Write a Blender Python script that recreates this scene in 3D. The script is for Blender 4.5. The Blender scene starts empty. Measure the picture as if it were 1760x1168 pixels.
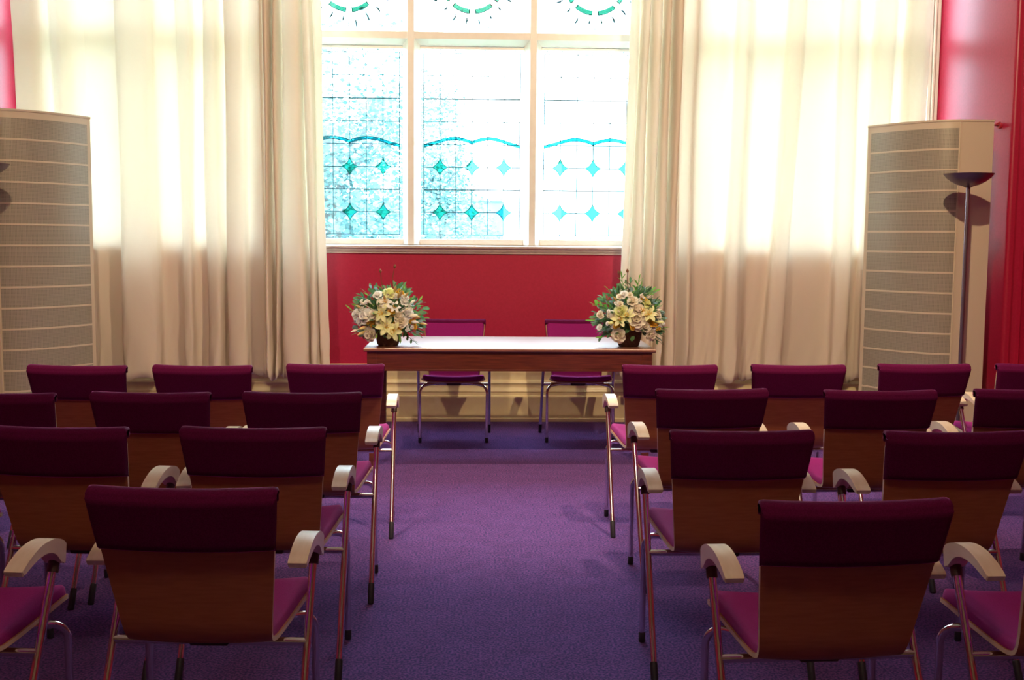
import bpy, bmesh, math, random
from mathutils import Vector, Matrix
R = math.radians
PI = math.pi
rnd = random.Random(7)
scn = bpy.context.scene
COL = scn.collection

# ------------------------------------------------------------------ camera
F, PIT, YAW, ROL, HC = 1898.2, R(5.305), R(2.034), R(-0.45), 1.4635
def build_camera():
    cy, sy, cp, sp, cr, sr = math.cos(YAW), math.sin(YAW), math.cos(PIT), math.sin(PIT), math.cos(ROL), math.sin(ROL)
    right = Vector((cy, -sy, 0)); up = Vector((sy*sp, cy*sp, cp)); fw = Vector((sy*cp, cy*cp, -sp))
    rc = right*cr - up*sr; uc = right*sr + up*cr
    m = Matrix((rc, uc, -fw)).transposed().to_4x4(); m.translation = Vector((0, 0, HC))
    cd = bpy.data.cameras.new('camera'); cd.sensor_width = 36; cd.lens = F/1760*36; cd.clip_start = .05; cd.clip_end = 500
    c = bpy.data.objects.new('camera', cd); c.matrix_world = m; COL.objects.link(c); scn.camera = c
build_camera()

# ------------------------------------------------------------------ materials
def mat(name, col, rough=.6, metal=0., spec=None, **kw):
    m = bpy.data.materials.new(name); m.use_nodes = True
    b = m.node_tree.nodes['Principled BSDF']
    b.inputs['Base Color'].default_value = (*col, 1); b.inputs['Roughness'].default_value = rough
    b.inputs['Metallic'].default_value = metal
    if spec is not None: b.inputs['Specular IOR Level'].default_value = spec
    for k, v in kw.items(): b.inputs[k.replace('_', ' ')].default_value = v
    return m
def nd(m, t): return m.node_tree.nodes.new(t)
def lk(m, a, b): m.node_tree.links.new(a, b)
def bsdf(m): return m.node_tree.nodes['Principled BSDF']
def noisy(name, c1, c2, scale, rough=.6, bump=0., detail=4, stretch=(1, 1, 1), metal=0., lo=.35, hi=.65, spec=None, bdist=.002):
    m = mat(name, c1, rough, metal, spec)
    tc = nd(m, 'ShaderNodeTexCoord'); mp = nd(m, 'ShaderNodeMapping'); mp.inputs['Scale'].default_value = stretch
    n = nd(m, 'ShaderNodeTexNoise'); n.inputs['Scale'].default_value = scale; n.inputs['Detail'].default_value = detail
    r = nd(m, 'ShaderNodeValToRGB'); r.color_ramp.elements[0].color = (*c1, 1); r.color_ramp.elements[1].color = (*c2, 1)
    r.color_ramp.elements[0].position = lo; r.color_ramp.elements[1].position = hi
    lk(m, tc.outputs['Object'], mp.inputs['Vector']); lk(m, mp.outputs[0], n.inputs['Vector'])
    lk(m, n.outputs['Fac'], r.inputs['Fac']); lk(m, r.outputs[0], bsdf(m).inputs['Base Color'])
    if bump:
        b = nd(m, 'ShaderNodeBump'); b.inputs['Strength'].default_value = bump; b.inputs['Distance'].default_value = bdist
        lk(m, n.outputs['Fac'], b.inputs['Height']); lk(m, b.outputs[0], bsdf(m).inputs['Normal'])
    return m
M = {}
M['carpet'] = noisy('carpet_loops', (.060, .046, .170), (.205, .078, .300), 110, .95, .5, 5, spec=.05, bdist=.004, lo=.42, hi=.58)
def carpet_extra(m):
    # larger soft mottling of the pile on top of the fine fleck
    tc = nd(m, 'ShaderNodeTexCoord'); n = nd(m, 'ShaderNodeTexNoise'); n.inputs['Scale'].default_value = 9; n.inputs['Detail'].default_value = 6
    mx = nd(m, 'ShaderNodeMixRGB'); mx.blend_type = 'MULTIPLY'; mx.inputs[0].default_value = .35
    src = bsdf(m).inputs['Base Color'].links[0].from_socket
    lk(m, tc.outputs['Object'], n.inputs['Vector']); lk(m, src, mx.inputs[1]); lk(m, n.outputs['Fac'], mx.inputs[2])
    lk(m, mx.outputs[0], bsdf(m).inputs['Base Color'])
carpet_extra(M['carpet'])
M['red'] = noisy('crimson_wall_paint', (.42, .010, .050), (.46, .013, .058), 60, .38, .08, 3, spec=.5)
M['cream'] = noisy('cream_gloss_paint', (.76, .63, .36), (.80, .68, .40), 18, .32, .04, 3)
M['white'] = noisy('white_window_paint', (.84, .82, .77), (.88, .86, .81), 14, .35, .03, 3)
M['sill'] = noisy('sill_paint', (.52, .42, .40), (.60, .48, .45), 14, .4, .03, 3)
M['panel'] = noisy('brown_wall_panelling', (.16, .09, .05), (.22, .13, .08), 8, .5, .03, 4, stretch=(6, 6, 1))
M['ceiling'] = mat('ceiling_paint', (.72, .66, .58), .9)
M['velvet'] = noisy('magenta_velvet', (.24, .009, .135), (.29, .012, .170), 300, .85, .25, 3, spec=.15)
bsdf(M['velvet']).inputs['Sheen Weight'].default_value = .22
bsdf(M['velvet']).inputs['Sheen Roughness'].default_value = .35
bsdf(M['velvet']).inputs['Sheen Tint'].default_value = (1, .25, .75, 1)
M['velvet_shaded'] = noisy('shaded_magenta_velvet', (.085, .002, .040), (.115, .004, .058), 300, .85, .25, 3, spec=.1)  # same magenta velvet, with the shade on the backs put into its colour
bsdf(M['velvet_shaded']).inputs['Sheen Weight'].default_value = .8
bsdf(M['velvet_shaded']).inputs['Sheen Roughness'].default_value = .22
bsdf(M['velvet_shaded']).inputs['Sheen Tint'].default_value = (1., .2, .62, 1)
M['ply'] = noisy('shaded_birch_plywood', (.36, .115, .038), (.42, .14, .05), 14, .42, .04, 6, stretch=(1, 1, 9))  # birch like the arms; the brown carries the shade of the chair backs
M['ply_edge'] = noisy('plywood_edge', (.66, .50, .36), (.74, .58, .42), 40, .5, 0, 3)
M['arm_wood'] = noisy('birch_arm_wood', (.70, .56, .43), (.77, .63, .50), 10, .35, .03, 5, stretch=(6, 1, 1))
M['chrome'] = mat('brushed_chrome', (.76, .74, .73), .12, 1.)
M['cap'] = mat('grey_plastic_foot', (.020, .017, .032), .6)
M['bracket'] = mat('black_bracket', (.05, .022, .018), .5)
M['mahogany'] = noisy('mahogany', (.085, .018, .010), (.15, .035, .018), 10, .28, .04, 6, stretch=(.6, 8, 8))
M['mahogany_top'] = noisy('polished_mahogany', (.16, .045, .022), (.26, .085, .045), 9, .42, .02, 6, stretch=(.6, 8, 8), spec=1.)
bsdf(M['mahogany_top']).inputs['Coat Weight'].default_value = 1.
bsdf(M['mahogany_top']).inputs['Coat Roughness'].default_value = .40
M['cab_frame'] = mat('cabinet_enamel', (.62, .52, .40), .35)
M['lamp_metal'] = mat('dark_lamp_metal', (.26, .22, .27), .34, .9)
M['brass'] = mat('gold_hook_paint', (.50, .02, .04), .4)
M['basket'] = noisy('dark_wicker', (.045, .016, .010), (.11, .04, .02), 90, .7, .7, 3, stretch=(1, 1, 3))
M['leaf'] = noisy('foliage_green', (.05, .14, .06), (.13, .26, .11), 22, .5)
M['leaf_blue'] = noisy('eucalyptus_leaf', (.14, .24, .23), (.26, .38, .38), 22, .55)
M['leaf_light'] = noisy('fresh_green_leaf', (.12, .30, .04), (.22, .42, .08), 22, .5)
M['petal_white'] = noisy('white_petal', (.92, .92, .90), (.95, .95, .94), 20, .6)
M['petal_cream'] = noisy('cream_petal', (.90, .84, .72), (.94, .90, .80), 20, .6)
M['petal_yellow'] = noisy('lemon_petal', (.80, .84, .42), (.88, .90, .56), 20, .6)
M['petal_gold'] = noisy('golden_petal', (.78, .50, .06), (.84, .58, .10), 20, .6)
M['bud'] = noisy('olive_bud', (.50, .36, .12), (.58, .46, .20), 20, .6)
M['twig'] = mat('brown_twig', (.16, .06, .03), .8)
M['lead'] = mat('lead_came', (.03, .10, .13), .7, .1)
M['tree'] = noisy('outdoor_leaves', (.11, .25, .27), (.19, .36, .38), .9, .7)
M['bark'] = noisy('outdoor_bark', (.12, .15, .16), (.2, .22, .24), 6, .9)
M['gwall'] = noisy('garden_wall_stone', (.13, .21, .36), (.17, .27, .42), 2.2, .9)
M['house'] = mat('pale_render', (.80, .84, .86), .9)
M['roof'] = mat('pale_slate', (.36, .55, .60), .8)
M['lawn'] = noisy('outdoor_lawn', (.25, .35, .22), (.32, .42, .28), 2, .95)

def thin(m, k=.35):
    """petals and leaves let part of the light through"""
    nt = m.node_tree; b = bsdf(m); o = [n for n in nt.nodes if n.type == 'OUTPUT_MATERIAL'][0]
    t = nt.nodes.new('ShaderNodeBsdfTranslucent'); mx = nt.nodes.new('ShaderNodeMixShader'); mx.inputs[0].default_value = k
    nt.links.new(b.inputs['Base Color'].links[0].from_socket, t.inputs[0]); nt.links.new(b.outputs[0], mx.inputs[1]); nt.links.new(t.outputs[0], mx.inputs[2]); nt.links.new(mx.outputs[0], o.inputs[0])
for k_ in ('petal_white', 'petal_cream', 'petal_yellow', 'petal_gold', 'leaf', 'leaf_blue', 'leaf_light'): thin(M[k_], .42)
def curtain_mat():
    m = bpy.data.materials.new('cream_curtain_cloth'); m.use_nodes = True; nt = m.node_tree; nt.nodes.clear()
    o = nt.nodes.new('ShaderNodeOutputMaterial'); d = nt.nodes.new('ShaderNodeBsdfDiffuse'); t = nt.nodes.new('ShaderNodeBsdfTranslucent'); mx = nt.nodes.new('ShaderNodeMixShader')
    d.inputs[0].default_value = (.90, .80, .69, 1); t.inputs[0].default_value = (.97, .95, .87, 1); mx.inputs[0].default_value = .36
    tc = nt.nodes.new('ShaderNodeTexCoord'); n = nt.nodes.new('ShaderNodeTexNoise'); n.inputs['Scale'].default_value = 220; n.inputs['Detail'].default_value = 3
    b = nt.nodes.new('ShaderNodeBump'); b.inputs['Strength'].default_value = .25; b.inputs['Distance'].default_value = .002
    L = nt.links.new
    L(tc.outputs['Object'], n.inputs['Vector']); L(n.outputs['Fac'], b.inputs['Height']); L(b.outputs[0], d.inputs['Normal'])
    L(d.outputs[0], mx.inputs[1]); L(t.outputs[0], mx.inputs[2]); L(mx.outputs[0], o.inputs[0])
    return m
M['curtain'] = curtain_mat()
def glass_mat(name, tint, gloss=.06, rough=.02):
    m = bpy.data.materials.new(name); m.use_nodes = True; nt = m.node_tree; nt.nodes.clear()
    o = nt.nodes.new('ShaderNodeOutputMaterial'); t = nt.nodes.new('ShaderNodeBsdfTransparent'); g = nt.nodes.new('ShaderNodeBsdfGlossy'); mx = nt.nodes.new('ShaderNodeMixShader')
    t.inputs[0].default_value = (*tint, 1); g.inputs['Roughness'].default_value = rough; mx.inputs[0].default_value = gloss
    L = nt.links.new; L(t.outputs[0], mx.inputs[1]); L(g.outputs[0], mx.inputs[2]); L(mx.outputs[0], o.inputs[0])
    return m
M['glass'] = glass_mat('window_glass', (.93, 1, 1))
M['glass_green'] = glass_mat('green_leaded_glass', (.20, .72, .62))
M['glass_ring'] = glass_mat('dark_green_leaded_glass', (.09, .26, .20))
M['glass_teal'] = glass_mat('teal_leaded_glass', (.10, .62, .68))

def perf_mat():
    m = mat('perforated_enamel', (.4, .36, .30), .33, .1)
    tc = nd(m, 'ShaderNodeTexCoord'); sx = nd(m, 'ShaderNodeSeparateXYZ'); lk(m, tc.outputs['UV'], sx.inputs[0])
    outs = []
    for i in (0, 1):
        a = nd(m, 'ShaderNodeMath'); a.operation = 'MULTIPLY'; a.inputs[1].default_value = 2*PI/.0090; lk(m, sx.outputs[i], a.inputs[0])
        s = nd(m, 'ShaderNodeMath'); s.operation = 'SINE'; lk(m, a.outputs[0], s.inputs[0]); outs.append(s)
    ad = nd(m, 'ShaderNodeMath'); ad.operation = 'ADD'; lk(m, outs[0].outputs[0], ad.inputs[0]); lk(m, outs[1].outputs[0], ad.inputs[1])
    r = nd(m, 'ShaderNodeValToRGB'); r.color_ramp.elements[0].position = .45; r.color_ramp.elements[1].position = .9
    r.color_ramp.elements[0].color = (.38, .34, .275, 1); r.color_ramp.elements[1].color = (.20, .18, .145, 1)
    lk(m, ad.outputs[0], r.inputs[0]); lk(m, r.outputs[0], bsdf(m).inputs['Base Color'])
    return m
M['perf'] = perf_mat()

# ------------------------------------------------------------------ object helpers
def mesh_obj(name, bm, material, parent=None, smooth=False, loc=(0, 0, 0), angle=40):
    bmesh.ops.recalc_face_normals(bm, faces=bm.faces)
    me = bpy.data.meshes.new(name); bm.to_mesh(me); bm.free()
    mats = material if isinstance(material, (list, tuple)) else [material]
    for k in mats: me.materials.append(M[k])
    if smooth:
        for p in me.polygons: p.use_smooth = True
        try: me.set_sharp_from_angle(angle=R(angle))
        except Exception: pass
    o = bpy.data.objects.new(name, me); COL.objects.link(o); o.location = loc
    if parent is not None: o.parent = parent
    return o
def struct(name, bm, material, parent=None, smooth=False):
    o = mesh_obj(name, bm, material, parent, smooth)
    if parent is None: o['kind'] = 'structure'
    return o
def thing(name, label, cat, loc=(0, 0, 0), rz=0, group=None):
    o = bpy.data.objects.new(name, None); COL.objects.link(o); o.empty_display_size = .1
    o.location = loc; o.rotation_euler = (0, 0, rz); o['label'] = label; o['category'] = cat
    if group: o['group'] = group
    return o
def tag(o, label, cat, group=None, kind=None):
    o['label'] = label; o['category'] = cat
    if group: o['group'] = group
    if kind: o['kind'] = kind
    return o
def dup(root, loc, rz, label, group=None):
    r = root.copy(); COL.objects.link(r); r.location = loc; r.rotation_euler = (0, 0, rz); r['label'] = label
    if group: r['group'] = group
    for ch in list(root.children):
        c = ch.copy(); COL.objects.link(c); c.parent = r
        for g in list(ch.children):
            d = g.copy(); COL.objects.link(d); d.parent = c
    return r
def box(bm, x0, x1, y0, y1, z0, z1, bev=0):
    vs = [bm.verts.new(p) for p in ((x0,y0,z0),(x1,y0,z0),(x1,y1,z0),(x0,y1,z0),(x0,y0,z1),(x1,y0,z1),(x1,y1,z1),(x0,y1,z1))]
    fs = [bm.faces.new([vs[i] for i in q]) for q in ((0,3,2,1),(4,5,6,7),(0,1,5,4),(1,2,6,5),(2,3,7,6),(3,0,4,7))]
    if bev:
        es = {e for f in fs for e in f.edges}
        bmesh.ops.bevel(bm, geom=list(es), offset=bev, segments=2, affect='EDGES', profile=.6)
def prism(bm, pts, axis, a0, a1, bev=0):
    """closed outline pts extruded along axis from a0 to a1; pts are the two other coordinates in xyz order"""
    def P(p, a): return (a, p[0], p[1]) if axis == 'x' else ((p[0], a, p[1]) if axis == 'y' else (p[0], p[1], a))
    A = [bm.verts.new(P(p, a0)) for p in pts]; B = [bm.verts.new(P(p, a1)) for p in pts]
    n = len(pts); fs = [bm.faces.new(A), bm.faces.new(B[::-1])]
    for i in range(n): fs.append(bm.faces.new((A[i], B[i], B[(i+1) % n], A[(i+1) % n])))
    if bev:
        es = set(fs[0].edges) | set(fs[1].edges)
        bmesh.ops.bevel(bm, geom=list(es), offset=bev, segments=2, affect='EDGES')
def catmull(pts, n=6):
    P = [Vector(p) for p in pts]; P = [2*P[0]-P[1]] + P + [2*P[-1]-P[-2]]; out = []
    for i in range(1, len(P)-2):
        for k in range(n):
            t = k/n; a, b, c, d = P[i-1], P[i], P[i+1], P[i+2]
            out.append(.5*((2*b)+(c-a)*t+(2*a-5*b+4*c-d)*t*t+(3*b-a-3*c+d)*t**3))
    out.append(P[-2]); return out
def tube(bm, pts, r, seg=12, cap=True):
    P = [Vector(p) for p in pts]; rs = r if isinstance(r, (list, tuple)) else [r]*len(P)
    rings = []; nrm = None
    for i, p in enumerate(P):
        t = (P[min(i+1, len(P)-1)] - P[max(i-1, 0)]).normalized()
        if nrm is None:
            nrm = t.orthogonal().normalized()
        else:
            nrm = (nrm - t*nrm.dot(t)).normalized()
        b = t.cross(nrm)
        rings.append([bm.verts.new(p + (nrm*math.cos(2*PI*k/seg) + b*math.sin(2*PI*k/seg))*rs[i]) for k in range(seg)])
    for a, b in zip(rings, rings[1:]):
        for k in range(seg): bm.faces.new((a[k], a[(k+1) % seg], b[(k+1) % seg], b[k]))
    if cap: bm.faces.new(rings[0][::-1]); bm.faces.new(rings[-1])
def lathe(bm, prof, seg=32, c=(0, 0)):
    rings = []
    for r, z in prof:
        if r < 1e-5: rings.append([bm.verts.new((c[0], c[1], z))])
        else: rings.append([bm.verts.new((c[0]+r*math.cos(2*PI*k/seg), c[1]+r*math.sin(2*PI*k/seg), z)) for k in range(seg)])
    for a, b in zip(rings, rings[1:]):
        for k in range(seg):
            q = [a[k % len(a)], a[(k+1) % len(a)], b[(k+1) % len(b)], b[k % len(b)]]
            u = []
            for v in q:
                if v not in u: u.append(v)
            if len(u) > 2: bm.faces.new(u)
def NB(): return bmesh.new()

# ------------------------------------------------------------------ room shell
YW = 8.76          # plane of the window wall
YR = 7.90          # plane of the red wall either side of the bay
XL, XR = -3.50, 3.66
ZC = 5.0; ZS = 1.40; ZT = 4.35
XA, XB = -4.75, 4.75
YF = -2.6
b = NB(); box(b, XA-.3, XB+.3, YF-.3, YW+.3, -.12, 0); struct('floor', b, 'carpet')
b = NB(); box(b, XA-.3, XB+.3, YF-.3, YW+.3, ZC, ZC+.15); struct('ceiling', b, 'ceiling')
b = NB(); box(b, XA-.3, XA, YF-.3, YR+.5, 0, ZC); struct('wall_left', b, 'red')
b = NB(); box(b, XB, XB+.3, YF-.3, YR+.5, 0, ZC); struct('wall_right', b, 'red')
b = NB(); box(b, XA, XB, YF-.3, YF, 0, ZC); struct('wall_front', b, 'panel')
WIN = [(-3.42, -1.71), (-1.44, 1.41), (1.68, 3.57)]
b = NB()
box(b, XL, XR, YW, YW+.30, 0, ZS-.05)                  # below the sill
box(b, XL, XR, YW, YW+.30, ZT, ZC)                     # over the windows
xs = [XL] + [v for w in WIN for v in w] + [XR]
for i in range(0, len(xs), 2): box(b, xs[i], xs[i+1], YW, YW+.30, ZS-.05, ZT)
# the two splayed sides of the bay, with softly rounded arrises where they meet the room
for s, xe, xc, xo in ((-1, XL, -3.70, XA), (1, XR, 3.86, XB)):
    r = .03
    pts = [(xo, YR)]
    for k in range(7):
        a = PI/2*k/6
        pts.append((xc + s*r - s*r*math.sin(a), YR + r - r*math.cos(a)))
    pts += [(xe, YW), (xe, YW+.30), (xo, YW+.30)]
    prism(b, pts, 'z', 0, ZC)
wb = struct('wall_back', b, 'red', smooth=True)
# pilasters in the far corners
for s, side in ((-1, 'left'), (1, 'right')):
    b = NB()
    x0 = (3.70 if s < 0 else 3.86)*s + .05*s
    def X(d): return x0 + s*d
    prof = [(0, 0), (0, -.03), (.02, -.055), (.05, -.055), (.065, -.03), (.08, -.09), (.11, -.12), (.16, -.12), (.18, -.09), (.20, -.20), (.24, -.23), (.74, -.23), (.74, 0)]
    pts = [(X(a), YR+c) for a, c in prof]
    prism(b, pts, 'z', .52, ZC)
    prof = [(0-.02, 0), (-.02, -.08), (.0, -.10), (.03, -.10), (.06, -.26), (.74, -.26), (.74, 0)]
    prism(b, [(X(a), YR+c) for a, c in prof], 'z', 0, .50)
    prof = [(-.035, 0), (-.035, -.10), (.0, -.13), (.05, -.28), (.74, -.28), (.74, 0)]
    prism(b, [(X(a), YR+c) for a, c in prof], 'z', .50, .53)
    struct('trim_%d' % (1 if s < 0 else 2), b, 'red')
# cream vertical bead trims where the window wall meets the bay sides
for n, x0, x1 in ((3, XL, XL+.085), (4, XR-.085, XR)):
    b = NB(); w = (x1-x0)
    box(b, x0, x0+w*.30, YW-.022, YW, .455, ZC, .004); box(b, x0+w*.38, x0+w*.62, YW-.030, YW, .455, ZC, .006); box(b, x0+w*.70, x1, YW-.022, YW, .455, ZC, .004)
    struct('trim_%d' % n, b, 'white')
# skirting with its tall moulded profile
def skirt(bm, x0, x1, yw):
    z = [(0, 0), (-.060, 0), (-.062, .008), (-.060, .026), (-.050, .032), (-.050, .185), (-.054, .192), (-.052, .205), (-.038, .212), (-.036, .232),
         (-.042, .240), (-.040, .252), (-.030, .262), (-.024, .290), (-.028, .300), (-.036, .308), (-.030, .325), (-.018, .335), (-.014, .375), (-.020, .385), (-.018, .405), (-.010, .412), (-.010, .445), (-.014, .452), (0, .455)]
    prism(bm, [(yw+a, c) for a, c in z], 'x', x0, x1)
b = NB(); skirt(b, XL, XR, YW); struct('baseboard_back', b, 'cream', smooth=True)

# ------------------------------------------------------------------ windows
YG = YW+.13       # glass plane
ZTR0, ZTR1 = 2.955, 3.085
def chamfer_bar_v(bm, xc, w, z0, z1):     # upright mullion: wide at the glass, narrow flat face to the room
    f = .025
    prism(bm, [(xc-w, YG+.04), (xc-w, YG-.035), (xc-w*.9, YG-.045), (xc-f, YW+.005), (xc+f, YW+.005), (xc+w*.9, YG-.045), (xc+w, YG-.035), (xc+w, YG+.04)], 'z', z0, z1)
def chamfer_bar_h(bm, x0, x1, zc, h):
    f = .026
    prism(bm, [(YG+.04, zc-h), (YG-.035, zc-h), (YG-.045, zc-h*.9), (YW+.012, zc-f), (YW+.012, zc+f), (YG-.045, zc+h*.9), (YG-.035, zc+h), (YG+.04, zc+h)], 'x', x0, x1)
def star_pts(cx, cz, a, c, n=5):
    tips = [(cx, cz+c), (cx+a, cz), (cx, cz-c), (cx-a, cz)]; out = []
    for i in range(4):
        p, q = tips[i], tips[(i+1) % 4]
        for k in range(n):
            t = k/n; m = (cx + (p[0]+q[0]-2*cx)*.24, cz + (p[1]+q[1]-2*cz)*.24)
            out.append(((1-t)**2*p[0]+2*t*(1-t)*m[0]+t*t*q[0], (1-t)**2*p[1]+2*t*(1-t)*m[1]+t*t*q[1]))
    return out
def pane_patch(bm, pts, y0, y1): prism(bm, pts, 'y', y0, y1)
def line(bm, pts, r): tube(bm, [(p[0], YG, p[1]) for p in pts], r, 6)
def wave_z(u):   # u in -1..1 across the light
    a = abs(u)
    return .030*math.sin(PI*min(1, a/.72))**1.0 - (.030*max(0, (a-.72)/.28)) + .006 if a > .04 else .004
def leaded_light(par, x0, x1, zb, zt, wavy=True):
    """one leaded light: border, 6 by 8 grid, stars and a wavy teal band"""
    came = NB(); stars = NB(); band = NB()
    m = .028; a, c = x0+m, x1-m; cw = (c-a)/6; z0, z1 = zb+.035, zt-.03; rh = (z1-z0)/8
    tips_a, tips_c = cw*.5, rh*.40
    for i in range(7):
        x = a+cw*i
        if i % 2 == 1:   # passes through the star centres in the lower half: stop at the tips
            seg = [z0, z0+rh-tips_c]; line(came, [(x, z0), (x, z0+rh-tips_c)], .0032)
            line(came, [(x, z0+rh+tips_c), (x, z0+3*rh-tips_c)], .0032); line(came, [(x, z0+3*rh+tips_c), (x, z1)], .0032)
        else: line(came, [(x, z0), (x, z1)], .0032 if 0 < i < 6 else .004)
    for j in range(9):
        z = z0+rh*j
        if j in (1, 3):
            xe = [a] + [v for i in (1, 3, 5) for v in (a+cw*i-tips_a, a+cw*i+tips_a)] + [c]
            for k in range(0, len(xe), 2): line(came, [(xe[k]+.0001, z), (xe[k+1]+.0002, z)], .0038)
        else: line(came, [(a, z), (c, z)], .0050 if j in (2, 6) else .0032)
    for j in (1, 3):
        for i in (1, 3, 5):
            pts = star_pts(a+cw*i, z0+rh*j, tips_a, tips_c)
            pane_patch(stars, pts, YG-.006, YG-.002)
            line(came, pts+[pts[0]], .0032)
    N = 40; zc = z0+rh*4+.012; W = (c-a)/2; xc = (a+c)/2
    cen = [(xc+W*(-1+2*k/N), zc + wave_z(-1+2*k/N)) for k in range(N+1)]
    pane_patch(band, [(x, z+.011) for x, z in cen] + [(x, z-.011) for x, z in cen[::-1]], YG-.007, YG-.002)
    line(came, [(x, z+.011) for x, z in cen], .003); line(came, [(x, z-.011) for x, z in cen], .003)
    # saddle-bar ties along the frame
    for i in range(7):
        for z in (zb+.012, zt-.010):
            box(came, x0+(x1-x0)*(i+.35)/7, x0+(x1-x0)*(i+.35)/7+.008, YG-.01, YG-.002, z-.004, z+.004)
    mesh_obj('lead_came', came, 'lead', par); mesh_obj('green_star_glass', stars, 'glass_green', par); mesh_obj('teal_wave_glass', band, 'glass_teal', par)
def rosette_light(par, x0, x1, zb, seed):
    came = NB(); ring = NB(); rr = random.Random(seed); xc = (x0+x1)/2; r0, r1 = .215, .250; zc = zb+.375
    for i in range(8):
        a0 = -PI/2 + PI/4*i + .10; a1 = a0 + PI/4 - .20; n = 8
        o = [(xc+r1*math.cos(a0+(a1-a0)*k/n), zc+r1*math.sin(a0+(a1-a0)*k/n)) for k in range(n+1)]
        q = [(xc+r0*math.cos(a0+(a1-a0)*k/n), zc+r0*math.sin(a0+(a1-a0)*k/n)) for k in range(n+1)]
        pane_patch(ring, o+q[::-1], YG-.006, YG-.002); line(came, o, .003); line(came, [o[0], q[0]], .004); line(came, [o[-1], q[-1]], .004)
    for i in range(20):
        a = 2*PI*(i+.5)/20; s = r1+.035+rr.uniform(-.01, .02); e = s+rr.uniform(.03, .065)
        line(came, [(xc+s*math.cos(a), zc+s*math.sin(a)), (xc+(s+e)/2*math.cos(a+.015), zc+(s+e)/2*math.sin(a+.015)), (xc+e*math.cos(a), zc+e*math.sin(a))], [.003, .009, .006])
    line(came, [(xc, zb), (xc, zc-r1)], .003)
    for i in range(7): box(came, x0+.03+(x1-x0-.06)*i/6-.004, x0+.03+(x1-x0-.06)*i/6+.004, YG-.01, YG-.002, zb+.016, zb+.024)
    mesh_obj('rosette_came', came, 'lead', par); mesh_obj('green_ring_glass', ring, 'glass_ring', par)
for wi, (a, c) in enumerate(WIN):
    n = 3 if wi == 1 else 2
    fr = NB()
    mull = [a+(c-a)*k/n for k in range(1, n)]
    if wi == 1: mull = [-.492, .462]
    jw = .035
    for x in mull: chamfer_bar_v(fr, x, .068, ZS+.0, ZT)
    box(fr, a, a+jw, YW+.02, YG+.06, ZS, ZT, .006); box(fr, c-jw, c, YW+.02, YG+.06, ZS, ZT, .006)
    edges = [a+jw] + [v for x in mull for v in (x-.068, x+.068)] + [c-jw]
    for k in range(0, len(edges), 2):
        chamfer_bar_h(fr, edges[k]-.06 if k else edges[k], edges[k+1]+.06 if k+2 < len(edges) else edges[k+1], (ZTR0+ZTR1)/2, (ZTR1-ZTR0)/2)
        box(fr, edges[k], edges[k+1], YG-.035, YG+.05, ZS, ZS+.045, .004)      # bottom rail
        box(fr, edges[k], edges[k+1], YG-.035, YG+.05, ZT-.05, ZT, .004)
        box(fr, edges[k], edges[k+1], YG-.022, YG+.04, ZTR0-.022, ZTR0-.004, .003)
    w = struct('window_%d' % (wi+1), fr, 'white'); 
    g = NB(); box(g, a+.01, c-.01, YG+.004, YG+.010, ZS+.02, ZT-.02); mesh_obj('glass', g, 'glass', w)
    if wi == 1:
        for k in range(0, len(edges), 2):
            leaded_light(w, edges[k], edges[k+1], ZS+.045, ZTR0-.02)
            rosette_light(w, edges[k], edges[k+1], ZTR1, 5+k)
b = NB()   # continuous sill: board with moulded nosing
prism(b, [(YW+.16, ZS), (YW+.02, ZS-.004), (YW-.045, ZS-.004), (YW-.055, ZS-.010), (YW-.055, ZS-.024), (YW-.045, ZS-.030), (YW-.035, ZS-.034), (YW-.03, ZS-.050), (YW-.018, ZS-.060), (YW-.018, ZS-.068), (YW, ZS-.070), (YW+.16, ZS-.07)], 'x', XL+.09, XR-.09)
struct('trim_5', b, 'sill', smooth=True)

# ------------------------------------------------------------------ curtains
def px2x(px, Y): return (px-813.0)/1898.2*Y
YCU = 8.60
def curtain(name, label, folds_t, folds_b, ztop, zbot, group, YCU=8.60, sag=None):
    """folds: (pixel column, depth) control points across the cloth, at the top and at the bottom"""
    rr = random.Random(len(label))
    ct = catmull([(px2x(p, YCU), YCU + d*1.15, 0) for p, d in folds_t], 7); cb = catmull([(px2x(p, YCU), YCU + d*1.15, 0) for p, d in folds_b], 7)
    nz = 70; bm = NB(); grid = []
    ph = [rr.uniform(0, 6.28) for _ in range(6)]
    for j in range(nz+1):
        t = j/nz; row = []
        for i, (p, q) in enumerate(zip(ct, cb)):
            z = ztop + (zbot-ztop)*t; e = t**1.0
            x = p.x*(1-e)+q.x*e; y = p.y*(1-e)+q.y*e
            low = max(0, (t-.84)/.16)
            # slackness and creases near the hem
            y += .010*low*math.sin(i*.9+ph[0]+t*20)*math.sin(t*55+ph[1]+i*.25)
            x += .006*math.sin(t*9+ph[2]+i*.13) + .004*low*math.sin(t*70+i*.4)
            y += .006*math.sin(t*13+ph[3]+i*.21)
            if t > .999 or j == nz: pass
            zz = z + (.018*math.sin(i*.35+ph[4]) + .010*math.sin(i*.13+ph[5]))*low
            if sag: zz -= sag(x)*low
            row.append(bm.verts.new((x, y, zz)))
        grid.append(row)
    for j in range(nz):
        for i in range(len(ct)-1): bm.faces.new((grid[j][i], grid[j][i+1], grid[j+1][i+1], grid[j+1][i]))
    o = mesh_obj(name, bm, 'curtain', None, True, angle=180)
    md = o.modifiers.new('thick', 'SOLIDIFY'); md.thickness = .003
    tag(o, label, 'curtain', group)
    return o
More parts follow.
